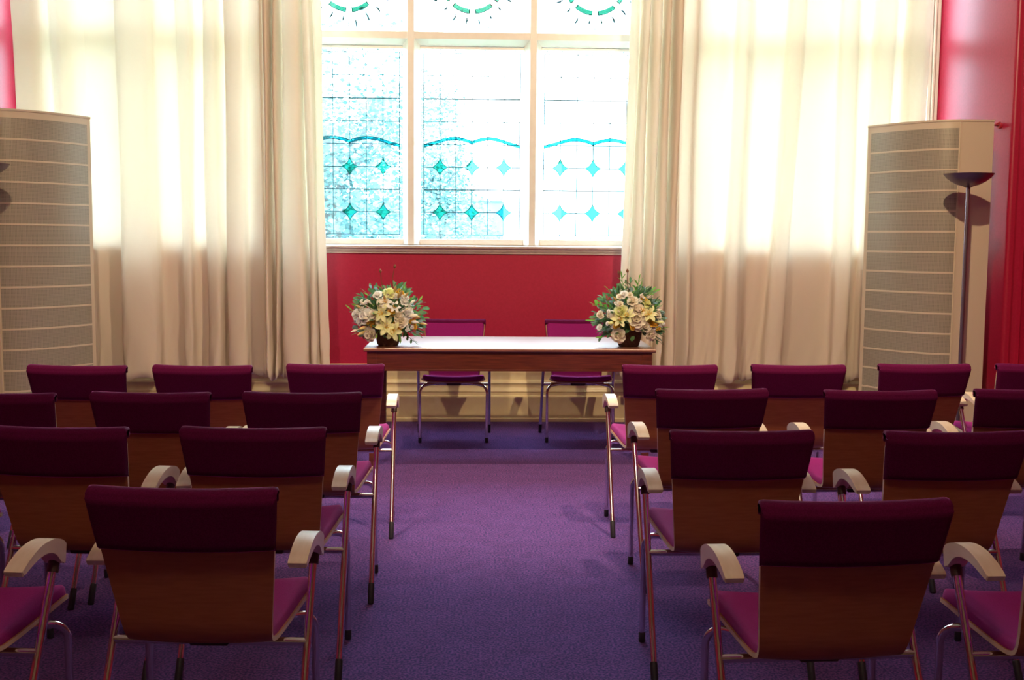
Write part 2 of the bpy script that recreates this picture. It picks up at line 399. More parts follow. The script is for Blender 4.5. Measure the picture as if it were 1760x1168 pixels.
LT = [(38, .0), (44, -.05), (70, -.02), (82, .05), (96, .05), (108, -.03), (122, -.06), (136, .03), (150, .06), (160, .06), (205, .05), (216, .03), (219, -.05), (232, -.09), (262, -.085), (273, -.04), (276, .04), (300, .06), (312, .03), (316, -.03), (340, -.05), (345, .03), (358, .05), (363, -.03), (380, -.05), (388, .03), (394, .04), (398, -.05), (425, -.06), (437, .02), (450, .03), (462, .0)]
LB = [(60, .0), (70, -.05), (92, -.02), (104, .05), (116, .05), (126, -.03), (140, -.06), (152, .03), (166, .06), (176, .06), (208, .06), (219, .03), (222, -.05), (236, -.10), (270, -.095), (281, -.04), (284, .04), (300, .05), (320, .03), (324, -.02), (336, -.03), (340, .04), (358, .06), (363, -.03), (384, -.07), (391, .03), (396, .05), (400, -.05), (426, -.07), (432, .02), (452, .03), (464, .0)]
curtain('window_curtain', 'wide cream curtain in broad folds between the left perforated cabinet and a bunched curtain', LT, LB, 4.5, .365, 'cream floor-length window curtains')
LT2 = [(452, .03), (458, .04), (463, -.06), (468, -.07), (472, .03), (476, .05), (480, -.05), (485, -.06), (488, .04), (492, .05), (496, -.06), (512, -.09), (517, .02), (520, .03), (524, -.07), (532, -.08), (536, .02), (540, -.04), (551, -.03)]
LB2 = [(454, .03), (460, .04), (464, -.06), (468, -.07), (472, .03), (475, .05), (478, -.05), (482, -.06), (485, .04), (489, .05), (494, -.05), (528, -.08), (533, .02), (536, .03), (540, -.06), (548, -.07), (552, .02), (556, -.04), (568, -.03)]
curtain('window_curtain', 'narrow bunched cream curtain at the left edge of the uncovered leaded window', LT2, LB2, 4.5, .385, 'cream floor-length window curtains', 8.465)
RT2 = [(1085, -.02), (1094, -.05), (1098, .01), (1101, .02), (1105, -.06), (1112, -.07), (1116, .02), (1119, .02), (1123, -.05), (1130, -.06), (1134, .02), (1137, .02), (1141, -.06), (1147, -.06), (1150, .03), (1153, .04), (1157, -.07), (1163, -.08), (1167, .03), (1170, .04)]
RB2 = [(1061, -.02), (1072, -.05), (1077, .01), (1081, .02), (1085, -.06), (1095, -.07), (1099, .02), (1102, .02), (1107, -.05), (1116, -.06), (1120, .02), (1124, .02), (1128, -.06), (1136, -.06), (1139, .03), (1142, .04), (1147, -.07), (1156, -.08), (1161, .03), (1165, .04)]
curtain('window_curtain', 'narrow bunched cream curtain at the right edge of the uncovered leaded window', RT2, RB2, 4.5, .400, 'cream floor-length window curtains', 8.465)
RTT = [(1156, .0), (1170, .03), (1188, -.03), (1200, .03), (1222, .05), (1240, .05), (1264, .06), (1269, -.03), (1277, -.06), (1286, -.02), (1300, .04), (1330, .05), (1362, .05), (1368, -.03), (1382, -.05), (1392, .02), (1420, .05), (1436, .03), (1442, -.03), (1462, -.05), (1472, .02), (1500, .05), (1508, -.03), (1528, -.06), (1540, .03), (1558, .05), (1564, -.03), (1580, -.05), (1594, .0)]
RBB = [(1152, .0), (1166, .03), (1182, -.03), (1190, .03), (1212, .04), (1226, .05), (1243, .06), (1248, -.04), (1262, -.07), (1272, -.02), (1284, .05), (1300, .05), (1315, .04), (1320, -.04), (1344, -.05), (1352, .02), (1400, .03), (1432, .03), (1437, -.05), (1458, -.07), (1468, .02), (1480, .05), (1490, -.03), (1512, -.06), (1524, .03), (1540, .05), (1548, -.03), (1566, -.05), (1580, .0)]
curtain('window_curtain', 'wide cream curtain in broad folds between a bunched curtain and the right perforated cabinet', RTT, RBB, 4.5, .350, 'cream floor-length window curtains')
b = NB(); tube(b, [(XL+.02, YCU, 4.60), (XR-.02, YCU, 4.60)], .016, 12)
for x in (XL+.012, XR-.012): tube(b, [(x-.01, YCU, 4.60), (x+.01, YCU, 4.60)], .035, 16)
tag(mesh_obj('curtain_rail', b, 'white', None, True), 'long pale curtain rail spanning the bay above the windows', 'curtain rail')

# ------------------------------------------------------------------ perforated cabinets
def cabinet(s, apex_x, apex_y, W, D, flat, ztop, label, group):
    """s=+1: curved face sweeps to the left (right-hand cabinet); s=-1: mirrored"""
    t = thing('ventilation_cabinet', label, 'cabinet', (apex_x, apex_y, 0), 0, group)
    N = 28
    cur = []
    for k in range(N+1):
        u = k/N; cur.append((-s*W*u*(1.06-.06*u*u), D*(.10*u+.90*u*u)))
    def off(pts, d):
        out = []
        for i, p in enumerate(pts):
            a = pts[max(0, i-1)]; c = pts[min(len(pts)-1, i+1)]; tx, ty = c[0]-a[0], c[1]-a[1]; l = math.hypot(tx, ty)
            nx, ny = ty/l, -tx/l
            if ny > 0 or (abs(ny) < .02 and nx*s > 0): nx, ny = -nx, -ny
            out.append((p[0]+nx*d, p[1]+ny*d))
        return out
    body = [(s*flat, .0)] + cur + [(-s*(W-.03), D+.04), (s*flat, D+.04)]
    bm = NB(); prism(bm, body, 'z', 0, ztop); 
    mesh_obj('cabinet_body', bm, 'cab_frame', t, True, angle=30)
    # grille skin
    skin = off(cur[1:-1], .004); inn = cur[1:-1]
    bm = NB(); uv = bm.loops.layers.uv.new('UVMap'); L = [0]
    for p, q in zip(skin, skin[1:]): L.append(L[-1]+math.hypot(q[0]-p[0], q[1]-p[1]))
    z0, z1 = .06, ztop-.045
    A = [bm.verts.new((p[0], p[1], z0)) for p in skin]; B = [bm.verts.new((p[0], p[1], z1)) for p in skin]
    A2 = [bm.verts.new((p[0], p[1], z0)) for p in inn]; B2 = [bm.verts.new((p[0], p[1], z1)) for p in inn]
    for i in range(len(skin)-1):
        f = bm.faces.new((A[i], A[i+1], B[i+1], B[i]))
        for lp, (uu, vv) in zip(f.loops, ((L[i], z0), (L[i+1], z0), (L[i+1], z1), (L[i], z1))): lp[uv].uv = (uu, vv)
        bm.faces.new((B[i], B[i+1], B2[i+1], B2[i])); bm.faces.new((A[i+1], A[i], A2[i], A2[i+1])); bm.faces.new((A2[i+1], A2[i], B2[i], B2[i+1]))
    bm.faces.new((A[0], B[0], B2[0], A2[0])); bm.faces.new((A[-1], A2[-1], B2[-1], B[-1]))
    g = mesh_obj('perforated_grille', bm, 'perf', t, True, angle=30)
    o1 = off(cur[1:-1], .0065)
    bm = NB(); z = ztop-.045-.143
    while z > .08:
        for a, c, a2, c2 in zip(o1, o1[1:], skin, skin[1:]):
            v = [bm.verts.new(p) for p in ((a[0], a[1], z-.006), (c[0], c[1], z-.006), (c[0], c[1], z+.006), (a[0], a[1], z+.006), (a2[0], a2[1], z-.0065), (c2[0], c2[1], z-.0065), (c2[0], c2[1], z+.0065), (a2[0], a2[1], z+.0065))]
            for q in ((0,1,2,3), (3,2,6,7), (0,4,5,1)): bm.faces.new([v[i] for i in q])
        z -= .143
    bmesh.ops.remove_doubles(bm, verts=bm.verts, dist=.0001)
    mesh_obj('seam_strip', bm, 'cab_frame', g)
    # top cap and side seam
    bm = NB(); e = off(cur, .006); capo = [(s*(flat+.004), -.006)] + e + [(-s*(W-.03), D+.046), (s*(flat+.004), D+.046)]
    prism(bm, capo, 'z', ztop, ztop+.014, 0); mesh_obj('top_cap', bm, 'cab_frame', t, True, angle=30)
    bm = NB(); box(bm, -.008, -.002, -.006, .002, .03, ztop) if s > 0 else box(bm, .002, .008, -.006, .002, .03, ztop)
    mesh_obj('panel_seam', bm, 'cab_frame', t)
    bm = NB(); prism(bm, [(s*(flat-.01), .012)] + off(cur, -.012)[:-1] + [(-s*(W-.05), D+.03), (s*(flat-.01), D+.03)], 'z', -.0005, .02); 
    bm.free()
    return t
GC = 'tall curved perforated cabinets in the corners'
cabinet(1, 3.37, 7.62, .47, .52, .225, 2.285, 'tall cream cabinet with curved perforated front in the right corner, behind the floor lamp pole', GC)
cabinet(-1, -3.225, 7.62, .47, .52, .225, 2.285, 'tall curved perforated cabinet in the left corner, beside the wide left curtain', GC)

# ------------------------------------------------------------------ uplighter floor lamps
def floor_lamp(x, y, label):
    t = thing('floor_lamp', label, 'floor lamp', (x, y, 0), 0, 'dark uplighter floor lamps')
    bm = NB(); lathe(bm, [(0, 0), (.135, 0), (.140, .006), (.140, .016), (.12, .024), (.03, .032), (.018, .05), (0, .05)], 40); mesh_obj('base', bm, 'lamp_metal', t, True)
    bm = NB(); tube(bm, [(0, 0, .04), (0, 0, 1.83)], .0135, 16); mesh_obj('pole', bm, 'lamp_metal', t, True)
    bm = NB(); lathe(bm, [(0, 1.815), (.018, 1.815), (.03, 1.823), (.07, 1.834), (.11, 1.856), (.14, 1.880), (.157, 1.903), (.160, 1.906), (.156, 1.906), (.137, 1.886), (.107, 1.862), (.068, 1.841), (.03, 1.831), (0, 1.83)], 48)
    mesh_obj('bowl', bm, 'lamp_metal', t, True, angle=60)
    return t
floor_lamp(3.275, 7.27, 'slim dark floor lamp with shallow bowl standing in front of the right perforated cabinet')
floor_lamp(-3.125, 7.22, 'dark floor lamp in front of the left perforated cabinet, only its bowl edge in view')
# hook on the red wall
bm = NB(); tube(bm, [(0, .0, 0), (-.02, -.005, 0)], .022, 14); tube(bm, catmull([(-.015, 0, 0), (-.05, -.01, .004), (-.055, -.045, .008), (-.03, -.055, .02)], 5), .007, 8)
o = mesh_obj('tieback_hook', bm, 'brass', None, True, loc=(3.832, 8.02, 2.30)); tag(o, 'small red curtain tie-back hook on the red wall beside the right cabinet', 'hook')

# ------------------------------------------------------------------ chairs
PROF = catmull([(0.0, .838), (.030, .735), (.060, .635), (.088, .540), (.105, .482), (.124, .444), (.152, .430), (.205, .432), (.300, .445), (.395, .461), (.448, .468), (.474, .460), (.483, .446)], 5)
PROF = [Vector((p[0], p[1])) for p in [(v[0], v[1]) for v in [(q.x, q.y) for q in [Vector((a.x, a.y)) for a in [Vector((b_[0], b_[1])) for b_ in PROF]]]]]
SL = [0]
for p, q in zip(PROF, PROF[1:]): SL.append(SL[-1]+(q-p).length)
STOT = SL[-1]
def prof_at(s):
    s = max(0, min(STOT, s))
    for i in range(len(SL)-1):
        if SL[i+1] >= s:
            t = (s-SL[i])/(SL[i+1]-SL[i]); p = PROF[i].lerp(PROF[i+1], t); d = (PROF[i+1]-PROF[i]).normalized(); break
    return p, Vector((-d.y, d.x)) # normal to the sitter's side (front of back, top of seat)
SB = SL[min(range(len(PROF)), key=lambda i: (PROF[i]-Vector((.136, .436))).length)]
def halfw(s):
    if s < SB: return .229 - (.229-.186)*(s/SB)**1.1
    u = (s-SB)/(STOT-SB); return .186 + .042*min(1, u*1.12) - (.022*max(0, u-.88)/.12)
def bow(s, u):
    k = (1-u*u)
    if s < SB: return -.016*(1-.5*s/SB)*k      # along the front normal: hollow towards the back
    v = (s-SB)/(STOT-SB); return (-.0075-.006*v)*k
def surf(s, u, off, wscale=1.):
    p, n = prof_at(s); d = bow(s, max(-1, min(1, u))) + off
    return Vector((u*halfw(s)*wscale, p.x + n.x*d, p.y + n.y*d))
def slab(bm, s0, s1, off_f, off_b, ns, nu, wscale=1., round_=0., corner=0.):
    """solid sheet following the shell between two offsets; round_ pulls the front face down at the borders"""
    def lay(o, front):
        g = []
        for j in range(ns+1):
            s = s0+(s1-s0)*j/ns; row = []
            for i in range(nu+1):
                u = -1+2*i/nu
                uu = math.copysign(1-(1-abs(u))**1.5, u) if round_ else u
                oo = o
                ss = s
                if front and round_:
                    eu = (1-abs(uu))*halfw(s); es = min(s-s0, s1-s)
                    e = min(eu, max(es, 0)); k = min(1, e/round_); oo = off_b + (o-off_b)*math.sqrt(max(0, 1-(1-k)**2))*.92 + (o-off_b)*.08
                ws = wscale
                if corner:
                    es = min(s-s0, s1-s)
                    if es < corner: ws = wscale*(1-(1-math.sqrt(max(0, 1-(1-es/corner)**2)))*corner/halfw(s))
                row.append(bm.verts.new(surf(ss, uu, oo, ws)))
            g.append(row)
        return g
    A, B = lay(off_f, True), lay(off_b, False)
    for g in (A, B):
        for j in range(ns):
            for i in range(nu): bm.faces.new((g[j][i], g[j][i+1], g[j+1][i+1], g[j+1][i]))
    edge = []
    for i in range(nu): edge.append(((0, i), (0, i+1))); edge.append(((ns, i), (ns, i+1)))
    for j in range(ns): edge.append(((j, 0), (j+1, 0))); edge.append(((j, nu), (j+1, nu)))
    fe = [bm.faces.new((A[a[0]][a[1]], A[c[0]][c[1]], B[c[0]][c[1]], B[a[0]][a[1]])) for a, c in edge]
    return fe
def make_chair(label):
    t = thing('armchair', label, 'chair')
    # plywood shell, pale sawn edges
    bm = NB(); fe = slab(bm, 0, STOT, 0, -.012, 60, 16, 1., 0, .035)
    for f in fe: f.material_index = 1
    sh = mesh_obj('seat_shell', bm, ['ply', 'ply_edge'], t, True, angle=50)
    # upholstered pad on the sitter's side
    bm = NB(); slab(bm, .004, STOT-.012, .026, .0005, 64, 26, .972, .016, .03); mesh_obj('upholstered_pad', bm, 'velvet', t, True, angle=80)
    # velvet cover folded over the top of the back: front lip, top roll, rear flap
    bm = NB(); NU = 24; SC = .150
    sec = []
    for k in range(11): sec.append(('b', SC*(1-k/10), -.0125 - .018*min(1, math.sqrt(max(0, 1-(1-min(1, (k/10)*SC/.012))**2)))))
    for k in range(1, 10): sec.append(('r', k/10, 0))
    for k in range(0, 5): sec.append(('b', .003+.004*k, .0285 if k < 4 else .022))
    rows = []
    for kind, a, o in sec:
        row = []
        for i in range(NU+1):
            u = -1+2*i/NU; uu = math.copysign(1-(1-abs(u))**1.6, u); e = min(1, (1-abs(uu))*.229/.010); rd = math.sqrt(max(0, 1-(1-e)**2))
            if kind == 'b':
                oo = (-.0125+(o+.0125)*rd) if o < 0 else (.0005+(o-.0005)*max(.25, rd)); row.append(bm.verts.new(surf(a, uu, oo, 1.018)))
            else:
                ang = PI*a; rad_h = .028*(.55+.45*rd); c = .0005
                oo = c - math.cos(ang)*rad_h; up = math.sin(ang)*.018*(.5+.5*rd)
                p = surf(0.004*(0 if .1 < a < .9 else 1), uu, oo, 1.018); dr = (PROF[0]-PROF[2]).normalized()
                row.append(bm.verts.new((p.x, p.y+dr.x*up, p.z+dr.y*up)))
        rows.append(row)
    for a, c in zip(rows, rows[1:]):
        for i in range(NU): bm.faces.new((a[i], a[i+1], c[i+1], c[i]))
    # inner faces to close the fold against the plywood
    inner = [[bm.verts.new(surf(a, -1+2*i/NU, -.0122, 1.0)) for i in range(NU+1)] for a in (SC, .0)] + [[bm.verts.new(surf(a, -1+2*i/NU, .0003, 1.0)) for i in range(NU+1)] for a in (.0, .019)]
    chain = [rows[0]] + inner + [rows[-1]]
    for a, c in zip(chain, chain[1:]):
        for i in range(NU): bm.faces.new((a[i], a[i+1], c[i+1], c[i]))
    cv = mesh_obj('back_cover', bm, 'velvet_shaded', t, True, angle=75); cv['label'] = 'shade-darkened magenta velvet cover folded over the top of the backrest'
    # frame
    for s in (-1, 1):
        def T(z): return Vector((s*(.257+.008*(.58-z)), .010+.500*z, z))
        bm = NB(); tube(bm, [T(.072), T(.30), T(.60)], .0112, 16); lg = mesh_obj('arm_leg', bm, 'chrome', t, True)
        bm = NB(); tube(bm, [T(.0), T(.004), T(.068), T(.074)], [.0105, .0125, .0125, .0112], 16); mesh_obj('foot_sleeve', bm, 'cap', lg, True)
        bm = NB()
        path = [(s*.238, .425, .035), (s*.2385, .420, .20), (s*.2385, .417, .33)]
        arc = catmull([(s*.2385, .417, .33), (s*.2375, .414, .368), (s*.222, .397, .398), (s*.190, .366, .410), (s*.10, .285, .408), (s*.035, .226, .402)], 6)
        tube(bm, [Vector(p) for p in path[:-1]] + arc, .0105, 14); fl = mesh_obj('front_leg', bm, 'chrome', t, True)
        bm = NB(); tube(bm, [(s*.238, .426, 0), (s*.238, .426, .004), (s*.238, .425, .034), (s*.238, .425, .038)], [.0100, .0122, .0122, .0105], 14); mesh_obj('foot_cap', bm, 'cap', fl, True)
        # arched armrest
        y0 = .096
        top = catmull([(y0, .640), (y0+.040, .659), (y0+.088, .674), (y0+.138, .679), (y0+.185, .674), (y0+.220, .661), (y0+.242, .645)], 4)
        bot = catmull([(y0+.232, .596), (y0+.214, .600), (y0+.200, .614), (y0+.175, .636), (y0+.140, .648), (y0+.098, .649), (y0+.055, .641), (y0+.006, .627)], 4)
        outl = [(p.x, p.y) for p in [Vector((a[0], a[1])) for a in top]] + [(p.x, p.y) for p in [Vector((a[0], a[1])) for a in bot]]
        bm = NB(); xc = s*.2565; prism(bm, outl, 'x', xc-.0245, xc+.0245, .0025); ar = mesh_obj('armrest', bm, 'arm_wood', t, True, angle=35)
        bm = NB(); tube(bm, [T(.578), T(.618)], .0150, 14); mesh_obj('armrest_socket', bm, 'bracket', ar, True)
    bm = NB(); zc = .395; yc = .010+.5*zc
    tube(bm, [(-.256, yc, zc), (.256, yc, zc)], .0112, 16); cb = mesh_obj('cross_tube', bm, 'chrome', t, True)
    bm = NB(); prism(bm, [(yc-.016, .386), (yc+.040, .388), (yc+.060, .415), (yc+.020, .419), (yc-.012, .417), (yc-.018, .40)], 'x', -.052, .052, .003); mesh_obj('seat_bracket', bm, 'bracket', t)
    return t
chairs = [ # x, y, rotation deg, label
 (-.703, 2.66, -3.0, 'nearest chair left of the aisle, shade-darkened magenta back cover, whole plywood back in view'),
 (-1.385, 2.60, -5.0, 'chair at the lower left corner, only one arm and part of its seat in view'),
 (-.699, 3.51, -1.5, 'aisle-side chair directly in front of the nearest left chair'),
 (-1.323, 3.515, -4.0, 'second chair left of the aisle in the second nearest row, its back fully in view'),
 (-1.955, 3.52, -6.0, 'chair cut off by the left edge of the photo in the second nearest row'),
 (-.666, 4.31, -1.0, 'aisle-side left chair in the row just behind the front row'),
 (-1.250, 4.30, -2.0, 'second chair left of the aisle in the row just behind the front row'),
 (-1.830, 4.27, -4.0, 'third chair left of the aisle, second row from the table, cut by the photo edge'),
 (-.655, 5.265, 0., 'front-row chair beside the aisle on the left, nearest the left table leg'),
 (-1.268, 5.20, -1.5, 'second front-row chair left of the aisle, beside the chair nearest the table'),
 (-1.842, 5.18, -3.0, 'front-row chair before the left perforated cabinet'),
 (-2.42, 5.13, -4.0, 'front-row chair at the left photo edge, only its right edge in view'),
 (.903, 2.525, 3.0, 'nearest chair right of the aisle, shade-darkened magenta back cover, whole plywood back in view'),
 (1.555, 2.53, 2.0, 'chair at the lower right corner, only one arm and part of its seat in view'),
 (.862, 3.465, .5, 'aisle-side chair directly in front of the nearest right chair'),
 (1.552, 3.455, .5, 'second chair right of the aisle in the second nearest row, cut by the photo edge'),
 (.975, 4.435, 3.0, 'aisle-side right chair in the row just behind the front row'),
 (1.663, 4.415, .5, 'second chair right of the aisle in the row just behind the front row'),
 (2.305, 4.46, 1.0, 'third chair right of the aisle, second row from the table, cut by the photo edge'),
 (.954, 5.285, 1.0, 'front-row chair beside the aisle on the right, nearest the right table leg'),
 (1.590, 5.31, .0, 'second front-row chair right of the aisle, below the wide curtain hem'),
 (2.236, 5.365, 1.5, 'front-row chair before the right perforated cabinet, its arm beside the lamp pole'),
 (2.845, 5.40, 2.0, 'front-row chair at the right photo edge, only its left edge in view'),
]
GA = 'magenta velvet armchairs in rows facing the table'
proto = make_chair(chairs[0][3]); proto.location = (chairs[0][0], chairs[0][1], 0); proto.rotation_euler = (0, 0, R(chairs[0][2])); proto['group'] = GA
for x, y, a, lab in chairs[1:]: dup(proto, (x, y, 0), R(a), lab, GA)
dup(proto, (-.137, 8.225, 0), R(180), 'left of the two magenta chairs behind the table, facing the room', 'magenta armchairs behind the table')
dup(proto, (.770, 8.235, 0), R(180), 'right of the two magenta chairs behind the table, facing the room', 'magenta armchairs behind the table')

# ------------------------------------------------------------------ table
TX0, TX1, TY0, TY1 = -.690, 1.165, 6.96, 7.83
DZ = .018
tb = thing('writing_table', 'long dark mahogany table with polished top in front of the crimson wall', 'table', ((TX0+TX1)/2, (TY0+TY1)/2, 0))
hx, hy = (TX1-TX0)/2, (TY1-TY0)/2
bm = NB(); prism(bm, [(-hy, .744), (-hy+.006, .738), (hy-.006, .738), (hy, .744), (hy, .756), (hy-.004, .760), (-hy+.004, .760), (-hy, .756)], 'x', -hx, hx, .002); mesh_obj('table_top', bm, 'mahogany_top', tb, True, angle=35)
bm = NB(); i = .022
box(bm, -hx+i, hx-i, -hy+i, -hy+i+.022, .614, .738, .002); box(bm, -hx+i, hx-i, hy-i-.022, hy-i, .614, .738, .002)
mesh_obj('long_apron', bm, 'mahogany', tb)
bm = NB(); box(bm, -hx+i, -hx+i+.022, -hy+i+.023, hy-i-.023, .614, .738, .002); box(bm, hx-i-.022, hx-i, -hy+i+.023, hy-i-.023, .614, .738, .002); mesh_obj('side_apron', bm, 'mahogany', tb)
bm = NB(); box(bm, -hx+.02, hx-.02, -hy+.019, -hy+.0225, .614, .626, .001); mesh_obj('apron_bead', bm, 'mahogany', tb)
for sx in (-1, 1):
    for sy in (-1, 1):
        bm = NB(); cx, cy = sx*(hx-.052), sy*(hy-.052)
        lv = [(.032, .737), (.032, .60), (.030, .59), (.022, 0)]
        rings = [[bm.verts.new((cx+a*w, cy+c*w, z)) for a, c in ((-1, -1), (1, -1), (1, 1), (-1, 1))] for w, z in lv]
        for a, c in zip(rings, rings[1:]):
            for k in range(4): bm.faces.new((a[k], a[(k+1) % 4], c[(k+1) % 4], c[k]))
        bm.faces.new(rings[0]); bm.faces.new(rings[-1][::-1])
        bmesh.ops.bevel(bm, geom=[e for e in bm.edges if abs(e.verts[0].co.z-e.verts[1].co.z) > .005], offset=.003, segments=2, affect='EDGES')
        mesh_obj('leg', bm, 'mahogany', tb)

# ------------------------------------------------------------------ flower arrangements
def petal(bm, o, rot, L, W, curl, cup, n=6, tipw=.15, base=.25):
    """pointed petal in local x(forward) z(up), bent by curl (radians over length) and cupped"""
    rows = []; x = z = 0; a = 0; prev = None
    for j in range(n+1):
        t = j/n; w = W*(base + (1-base)*math.sin(PI*min(1, t*.62+.12)))*(1 if t < .7 else max(tipw, math.sqrt(max(0, 1-((t-.7)/.3)**2))))
        row = []
        for k in (-1, -.5, 0, .5, 1):
            row.append(bm.verts.new(rot @ Vector((x, k*w/2, z + cup*w*(k*k))) + o))
        rows.append(row); a = curl*t; x += math.cos(a)*L/n; z += math.sin(a)*L/n
    for r0, r1 in zip(rows, rows[1:]):
        for k in range(4): bm.faces.new((r0[k], r0[k+1], r1[k+1], r1[k]))
def frame(d):
    d = Vector(d).normalized(); return d.to_track_quat('Z', 'Y').to_matrix()
def rose(bm, c, d, size, rr):
    F_ = frame(d)
    for ring, (npet, tilt, L, W) in enumerate([(3, 82, .55, .45), (4, 72, .62, .62), (5, 52, .72, .75), (6, 26, .80, .85)]):
        for k in range(npet):
            az = 2*PI*k/npet + ring*.6 + rr.uniform(-.15, .15)
            rot = F_ @ Matrix.Rotation(az, 3, 'Z') @ Matrix.Rotation(-R(tilt+rr.uniform(-6, 6)), 3, 'Y')
            petal(bm, Vector(c) - F_ @ Vector((0, 0, size*.25)), rot, size*L, size*W, -.5 if ring == 3 else .55 if ring < 2 else .2, .28, 5, .75, .45)
def lily(bm, c, d, size, rr, centre):
    F_ = frame(d)
    for k in range(6):
        rot = F_ @ Matrix.Rotation(2*PI*k/6+rr.uniform(-.1, .1), 3, 'Z') @ Matrix.Rotation(-R(48+rr.uniform(-6, 6)), 3, 'Y')
        petal(bm, Vector(c), rot, size*(1.05 if k % 2 else .95), size*.42, -1.3, .15, 7, .08, .2)
    for k in range(6):
        a = 2*PI*k/6+.3; e = F_ @ Vector((math.cos(a)*.18*size, math.sin(a)*.18*size, .55*size)); tube(centre, [Vector(c), Vector(c)+e], .0012, 5)
        tube(centre, [Vector(c)+e, Vector(c)+e*1.08], .0035, 5)
def bud(bm, p0, p1, r):
    P0, P1 = Vector(p0), Vector(p1); tube(bm, [P0.lerp(P1, t) for t in (0, .1, .3, .55, .8, 1)], [r*.3, r*.7, r, r*.95, r*.6, r*.12], 8)
def arrangement(loc, label, seed, spec, mirror=1):
    rr = random.Random(seed)
    t = thing('flower_arrangement', label, 'flowers', loc, 0, None)
    bm = NB(); lathe(bm, [(0, 0), (.062, 0), (.070, .012), (.080, .06), (.086, .098), (.092, .104), (.090, .110), (.078, .108), (.074, .09), (0, .088)], 28)
    for v in bm.verts:
        a = math.atan2(v.co.y, v.co.x); k = 1+.02*math.sin(a*18+v.co.z*300); v.co.x *= k; v.co.y *= k*.8
    mesh_obj('basket', bm, 'basket', t, True)
    C = Vector((0, 0, .17))
    def dirv(px, pz, dep=.5):   # px, pz offsets in metres seen from the room
        return Vector((px, -dep, pz))
    # foliage, three greens
    for nm, mt_, n, Lr, Wr in (('dark_foliage', 'leaf', 460, (.030, .062), (.016, .030)), ('blue_foliage', 'leaf_blue', 150, (.025, .045), (.018, .028)), ('bright_foliage', 'leaf_light', 90, (.03, .08), (.008, .016))):
        bm = NB()
        for k in range(n):
            th = rr.uniform(0, 2*PI); ph = rr.uniform(-.52, 1.25); d = Vector((math.cos(th)*math.cos(ph)*1.12, math.sin(th)*math.cos(ph)*.8, math.sin(ph)*1.1))
            rad = rr.uniform(.09, .215)*(1.0 if ph > 0 else .9); p = C + d*rad + Vector((0, 0, -.01))
            dd = (d.normalized() + Vector((rr.uniform(-.5, .5), rr.uniform(-.5, .5), rr.uniform(-.4, .5)))).normalized()
            rot = dd.to_track_quat('X', 'Z').to_matrix() @ Matrix.Rotation(rr.uniform(-1.2, 1.2), 3, 'X')
            petal(bm, p, rot, rr.uniform(*Lr), rr.uniform(*Wr), rr.uniform(-.8, .3), .12, 4, .12, .3)
            if k % 3 == 0: tube(bm, [C + d*.03, p], .0016, 4)
        mesh_obj(nm, bm, mt_, t, True, angle=180)
    # a moss mound that hides the stems
    bm = NB(); bmesh.ops.create_icosphere(bm, subdivisions=3, radius=.105)
    for v in bm.verts:
        k = 1+.18*math.sin(v.co.x*70)*math.sin(v.co.z*60+1)*math.sin(v.co.y*66); v.co *= k; v.co.z = v.co.z*.85+.165; v.co.y *= .75
    mesh_obj('moss_filling', bm, 'leaf', t, True)
    spec = list(spec)
    for q in range(26):
        a = rr.uniform(-.35, PI+.35); k = rr.uniform(.35, 1.05); px, pz = math.cos(a)*.205*k, .17+math.sin(a)*.20*k
        if pz < .10: continue
        spec.append(rr.choice([('rose', px, pz, rr.uniform(.026, .038), 'petal_white'), ('rose', px, pz, rr.uniform(.026, .038), 'petal_cream'), ('small', px, pz, .040, 'petal_white'), ('bud', px*1.05, pz*1.03, .045, 'petal_cream'), ('small', px, pz, .035, 'petal_gold'), ('bud', px*1.1, pz*1.05, .05, 'bud')]))
    for kind, px, pz, size, colr in spec:
        y = -.16*math.sqrt(max(.05, 1-(px/.27)**2-((pz-.17)/.30)**2))*1.0
        c = Vector((px, y, pz)); d = (c-Vector((0, .06, .13))).normalized() + Vector((rr.uniform(-.45, .45), -.30, rr.uniform(-.15, .45)))
        bm = NB()
        if kind == 'rose': rose(bm, c, d, size, rr); o = mesh_obj('rose', bm, colr, t, True, angle=180)
        elif kind == 'lily':
            cb = NB(); lily(bm, c, d, size*.86, rr, cb); o = mesh_obj('lily', bm, colr, t, True, angle=180); mesh_obj('stamens', cb, 'petal_gold', o)
        elif kind == 'small':
            for q in range(5):
                e = Vector((rr.uniform(-.02, .02), rr.uniform(-.012, .012), rr.uniform(-.02, .02))); rose(bm, c+e, d+Vector((rr.uniform(-.4, .4), 0, rr.uniform(-.4, .4))), size*.42, rr)
            o = mesh_obj('blossom_cluster', bm, colr, t, True, angle=180)
        elif kind == 'bud':
            dd = (c-C).normalized(); tube(bm, [C+dd*.04, c], .0032, 5); bud(bm, c, c+dd*size, size*.17); o = mesh_obj('lily_bud', bm, colr, t, True)
        elif kind == 'twig':
            dd = Vector((px, -.03, pz-.17)); p = [C+dd*.2, C+dd*.6+Vector((.006, 0, 0)), C+dd*.8+Vector((-.004, 0, 0)), C+dd]; tube(bm, p, .0026, 5); bud(bm, p[-1]-dd.normalized()*.004, p[-1]+dd.normalized()*.022, .009)
            o = mesh_obj('twig', bm, colr, t)
        elif kind == 'spear':
            for q in range(7):
                e = Vector((px, y*.4, pz)); dd = (e-C); b0 = C+dd*(.55+.07*q); rot = (dd.normalized()+Vector(((-1)**q*.8, -.2, .2))).to_track_quat('X', 'Z').to_matrix()
                petal(bm, b0, rot, size*.5, size*.22, -.3, .1, 4, .1, .3)
            tube(bm, [C, C+(Vector((px, y*.4, pz))-C)], .002, 5); petal(bm, C+(Vector((px, y*.4, pz))-C), (Vector((px, y*.4, pz))-C).to_track_quat('X', 'Z').to_matrix(), size*.5, size*.22, .1, .1, 4, .1, .3)
            o = mesh_obj('leaf_spray', bm, colr, t, True, angle=180)
